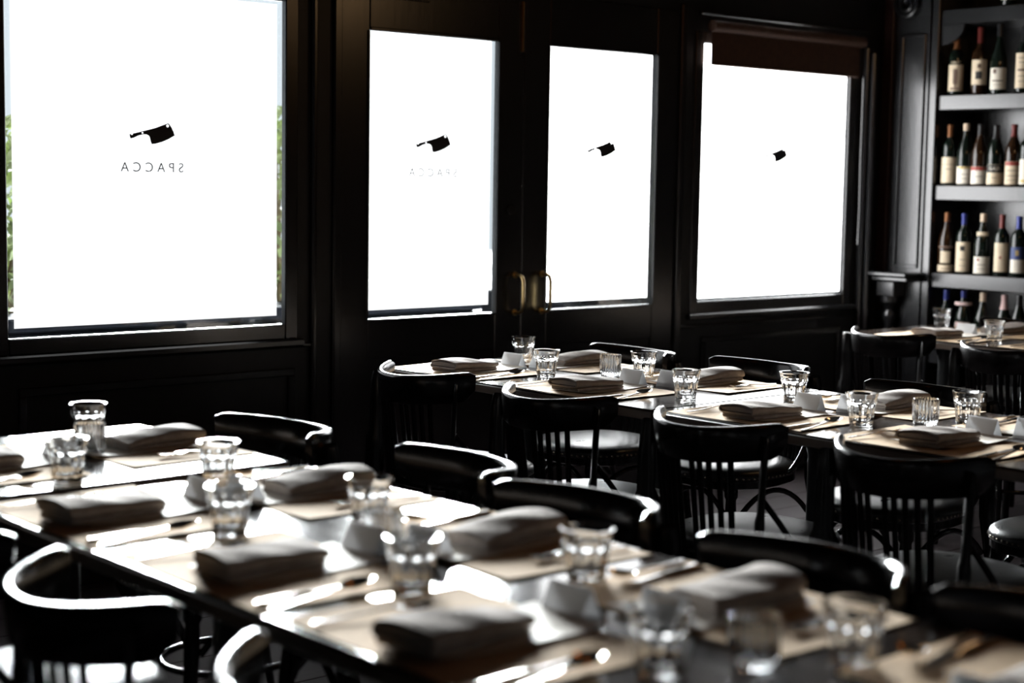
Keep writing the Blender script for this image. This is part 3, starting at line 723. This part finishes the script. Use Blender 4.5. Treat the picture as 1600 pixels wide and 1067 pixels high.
def blade_loft(secs, sub=6):
    """secs: (x, half-width, z, cup) -> closed lens-shaped loft along x"""
    rings = []
    for (x, w, z, cup, th) in secs:
        top = []; bot = []
        for k in range(sub+1):
            q = -1+2*k/sub; zz = z+cup*q*q; e = th*math.sqrt(max(.05, 1-q*q*.9))
            top.append((x, w*q, zz+e)); bot.append((x, w*q, zz-e))
        rings.append(top+bot[::-1])
    return MB().loft(rings)
def build_spoon():
    r = link('spoon', None)
    part('handle', blade_loft([(-.100, .0055, .0035, 0, .0014), (-.097, .0075, .0035, 0, .0015), (-.06, .0058, .0045, 0, .0015), (0, .0036, .0075, 0, .0016), (.035, .0030, .0105, 0, .0017), (.047, .0034, .0105, 0, .0016)]), 'steel', r, 60)
    b = [(.044, .0034, .0100, .0002, .0011)]
    for i in range(1, 12):
        t = i/12; w = .0205*math.sin(PI*min(1, t**.85))**.62; b.append((.044+.066*t, w*1.08, .0100-.0075*math.sin(PI*t)+.007*t, .0105*math.sin(PI*t), .0009))
    b.append((.1105, .003, .0172, .0, .0007))
    part('bowl', blade_loft(b, 10), 'steel', r, 60)
    return r
def build_knife():
    r = link('knife', None)
    part('handle', blade_loft([(-.108, .006, .0042, 0, .0026), (-.104, .0082, .0045, 0, .0034), (-.05, .0075, .0045, 0, .0036), (-.005, .0060, .0045, 0, .0032)]), 'steel', r, 60)
    part('blade', blade_loft([(-.006, .0062, .0042, 0, .0018), (.01, .0092, .0035, 0, .0011), (.07, .0098, .003, 0, .0009), (.095, .0078, .003, 0, .0008), (.108, .002, .003, 0, .0006)]), 'steel', r, 60)
    return r
def build_fork():
    r = link('fork', None)
    part('handle', blade_loft([(-.100, .0055, .0035, 0, .0014), (-.097, .0078, .0035, 0, .0015), (-.06, .0058, .0045, 0, .0015), (0, .0034, .0080, 0, .0016), (.030, .0032, .0105, 0, .0017)]), 'steel', r, 60)
    m = blade_loft([(.028, .0034, .0105, 0, .0013), (.040, .0105, .0092, .0008, .0011), (.052, .0125, .0075, .001, .0011), (.056, .0127, .0070, .001, .001)])
    for k in range(4):
        y = -.0108+.0072*k; m.tube([(.054, y, .0074), (.075, y, .0058), (.092, y, .0078), (.101, y, .0105)], [.0019, .0017, .0015, .0007], 6)
    part('tines', m, 'steel', r, 60)
    return r

def setting(row, side, sgn, edge, y, o, opts=''):
    """sgn=+1: guest sits on the -X side and looks along +X; sgn=-1: opposite"""
    rz = 0 if sgn > 0 else PI
    where = '%s side of %s row, %s place from windows' % (side, row, ORD[o])
    gr = 'place settings of the %s row' % row
    def P(dx, dy, z=TH): return (edge+sgn*dx, y+sgn*dy, z)
    j = lambda d: math.radians(random.uniform(-d, d))
    k = random.randrange(3)
    if 'm' not in opts:
        place('mat%d' % k, mat_builder(k+11), P(.172, 0), rz+j(2), 'brown kraft paper placemat, '+where, 'placemat', 'kraft placemats')
    k = random.randrange(3)
    place('menu%d' % k, menu_builder(k+21), P(.205, -.005, TH+.0022), rz+j(5), 'cream menu sheet under napkin, '+where, 'menu', 'menu sheets')
    k = random.randrange(4)
    place('napkin%d' % k, napkin_builder(k+31), P(.150+random.uniform(-.008, .008), 0, TH+.0040), rz+j(5), 'folded grey linen napkin, '+where, 'napkin', 'linen napkins')
    if 'k' not in opts:
        place('knife', build_knife, P(.125, -.185, TH+.0024), rz+j(3)+math.radians(5), 'steel table knife, '+where, 'knife', 'table knives')
        place('spoon', build_spoon, P(.120, -.222, TH+.0024), rz+j(4)+math.radians(9), 'steel spoon beside the knife, '+where, 'spoon', 'spoons')
    if 'f' not in opts:
        place('fork', build_fork, P(.125, .170, TH+.0024), rz+j(5)+math.radians(-4), 'steel fork, '+where, 'fork', 'forks')
    if 'c' not in opts:
        place('card', build_card, P(.365 if sgn > 0 else .330, .0+random.uniform(-.015, .015), TH+.0005 if False else TH+.0), rz+j(6), 'folded white place card, '+where, 'card', 'place cards')
def glass(row, side, x, y, o):
    place('tumbler', build_tumbler, (x, y, TH+.0003), random.uniform(0, PI), 'clear fluted drinking tumbler, %s side of %s row, %s place from windows' % (side, row, ORD[o]), 'tumbler', 'fluted tumblers')
for o, y in enumerate((3.42, 2.79, 2.25, 1.73)): setting('front', 'near', 1, 1.29, y, o)
for o, y in enumerate((3.45, 2.76, 2.17, 1.62, 1.06)): setting('front', 'far', -1, 2.06, y, o)
for o, y in enumerate((4.21, 3.62, 2.91, 2.34)): setting('middle', 'near', 1, 3.36, y, o)
for o, y in enumerate((4.15, 3.53, 2.82, 2.26)): setting('middle', 'far', -1, 4.13, y, o)
for o, y in enumerate((4.03, 3.42)): setting('back', 'near', 1, 5.86, y, o)
for o, y in enumerate((3.97, 3.40)): setting('back', 'far', -1, 6.58, y, o, 'c')
for o, (x, y) in enumerate(((1.553, 3.170), (1.550, 2.520), (1.553, 1.985), (1.548, 1.448))): glass('front', 'near', x, y, o)
for o, (x, y) in enumerate(((1.835, 3.630), (1.79, 2.955), (1.80, 2.433), (1.815, 1.862), (1.775, 1.302))): glass('front', 'far', x, y, o)
for o, (x, y) in enumerate(((3.635, 3.940), (3.612, 3.295), (3.612, 2.653))): glass('middle', 'near', x, y, o)
for o, (x, y) in enumerate(((3.872, 4.319), (3.875, 3.725), (3.835, 3.064), (3.888, 2.500))): glass('middle', 'far', x, y, o)
glass('back', 'near', 6.045, 3.778, 0); glass('back', 'far', 6.40, 4.275, 0)
for (x, y, lab) in ((1.745, 3.445, 'ribbed glass votive holder on the small table at window end of front row'), (1.695, 2.250, 'ribbed glass votive holder mid-table in the front row, left of the picture centre'), (1.672, 1.390, 'ribbed glass votive holder in the foreground, bottom right of the front row'), (3.84, 3.845, 'ribbed glass votive holder on the middle row nearer the doors'), (3.775, 2.560, 'ribbed glass votive holder at the right end of the middle row')):
    place('votive', build_votive, (x, y, TH+.0003), random.uniform(0, 1), lab, 'candle holder', 'ribbed votive holders')

# ================================================================== PENDANT LAMPS (warm lights hanging over the room)
def build_lamp():
    r = link('pendant_lamp', None)
    part('ceiling_rose', MB().lathe([(.05, ZC-.03), (.06, ZC-.02), (.06, ZC-.001)], 18), 'lamp_metal', r)
    part('cord', MB().tube([(0, 0, ZC-.03), (0, 0, 2.62)], .004, 6), 'lamp_metal', r)
    part('socket', MB().lathe([(.016, 2.55), (.022, 2.56), (.022, 2.61), (.010, 2.63)], 14), 'lamp_metal', r)
    part('bulb', MB().lathe([(.004, 2.33), (.05, 2.342), (.088, 2.375), (.105, 2.43), (.095, 2.485), (.06, 2.53), (.018, 2.552)], 20), 'bulb', r, 60)
    return r
for (x, y, lab) in ((2.7, 1.2, 'warm globe pendant between front and middle rows, farther from the windows'), (2.7, 2.6, 'warm globe pendant between front and middle rows, nearer the windows'), (5.0, 1.5, 'warm globe pendant between middle and back rows'), (5.2, 2.7, 'bright globe pendant hanging near the wine shelves')):
    lo_ = place('lamp', build_lamp, (x, y, 0), 0, lab, 'lamp', 'pendant lamps')
    if 'shelves' in lab:
        for c_ in lo_.children:
            if c_.name.startswith('bulb'): c_.data = c_.data.copy(); c_.data.materials[0] = MATS['bulb_bright']
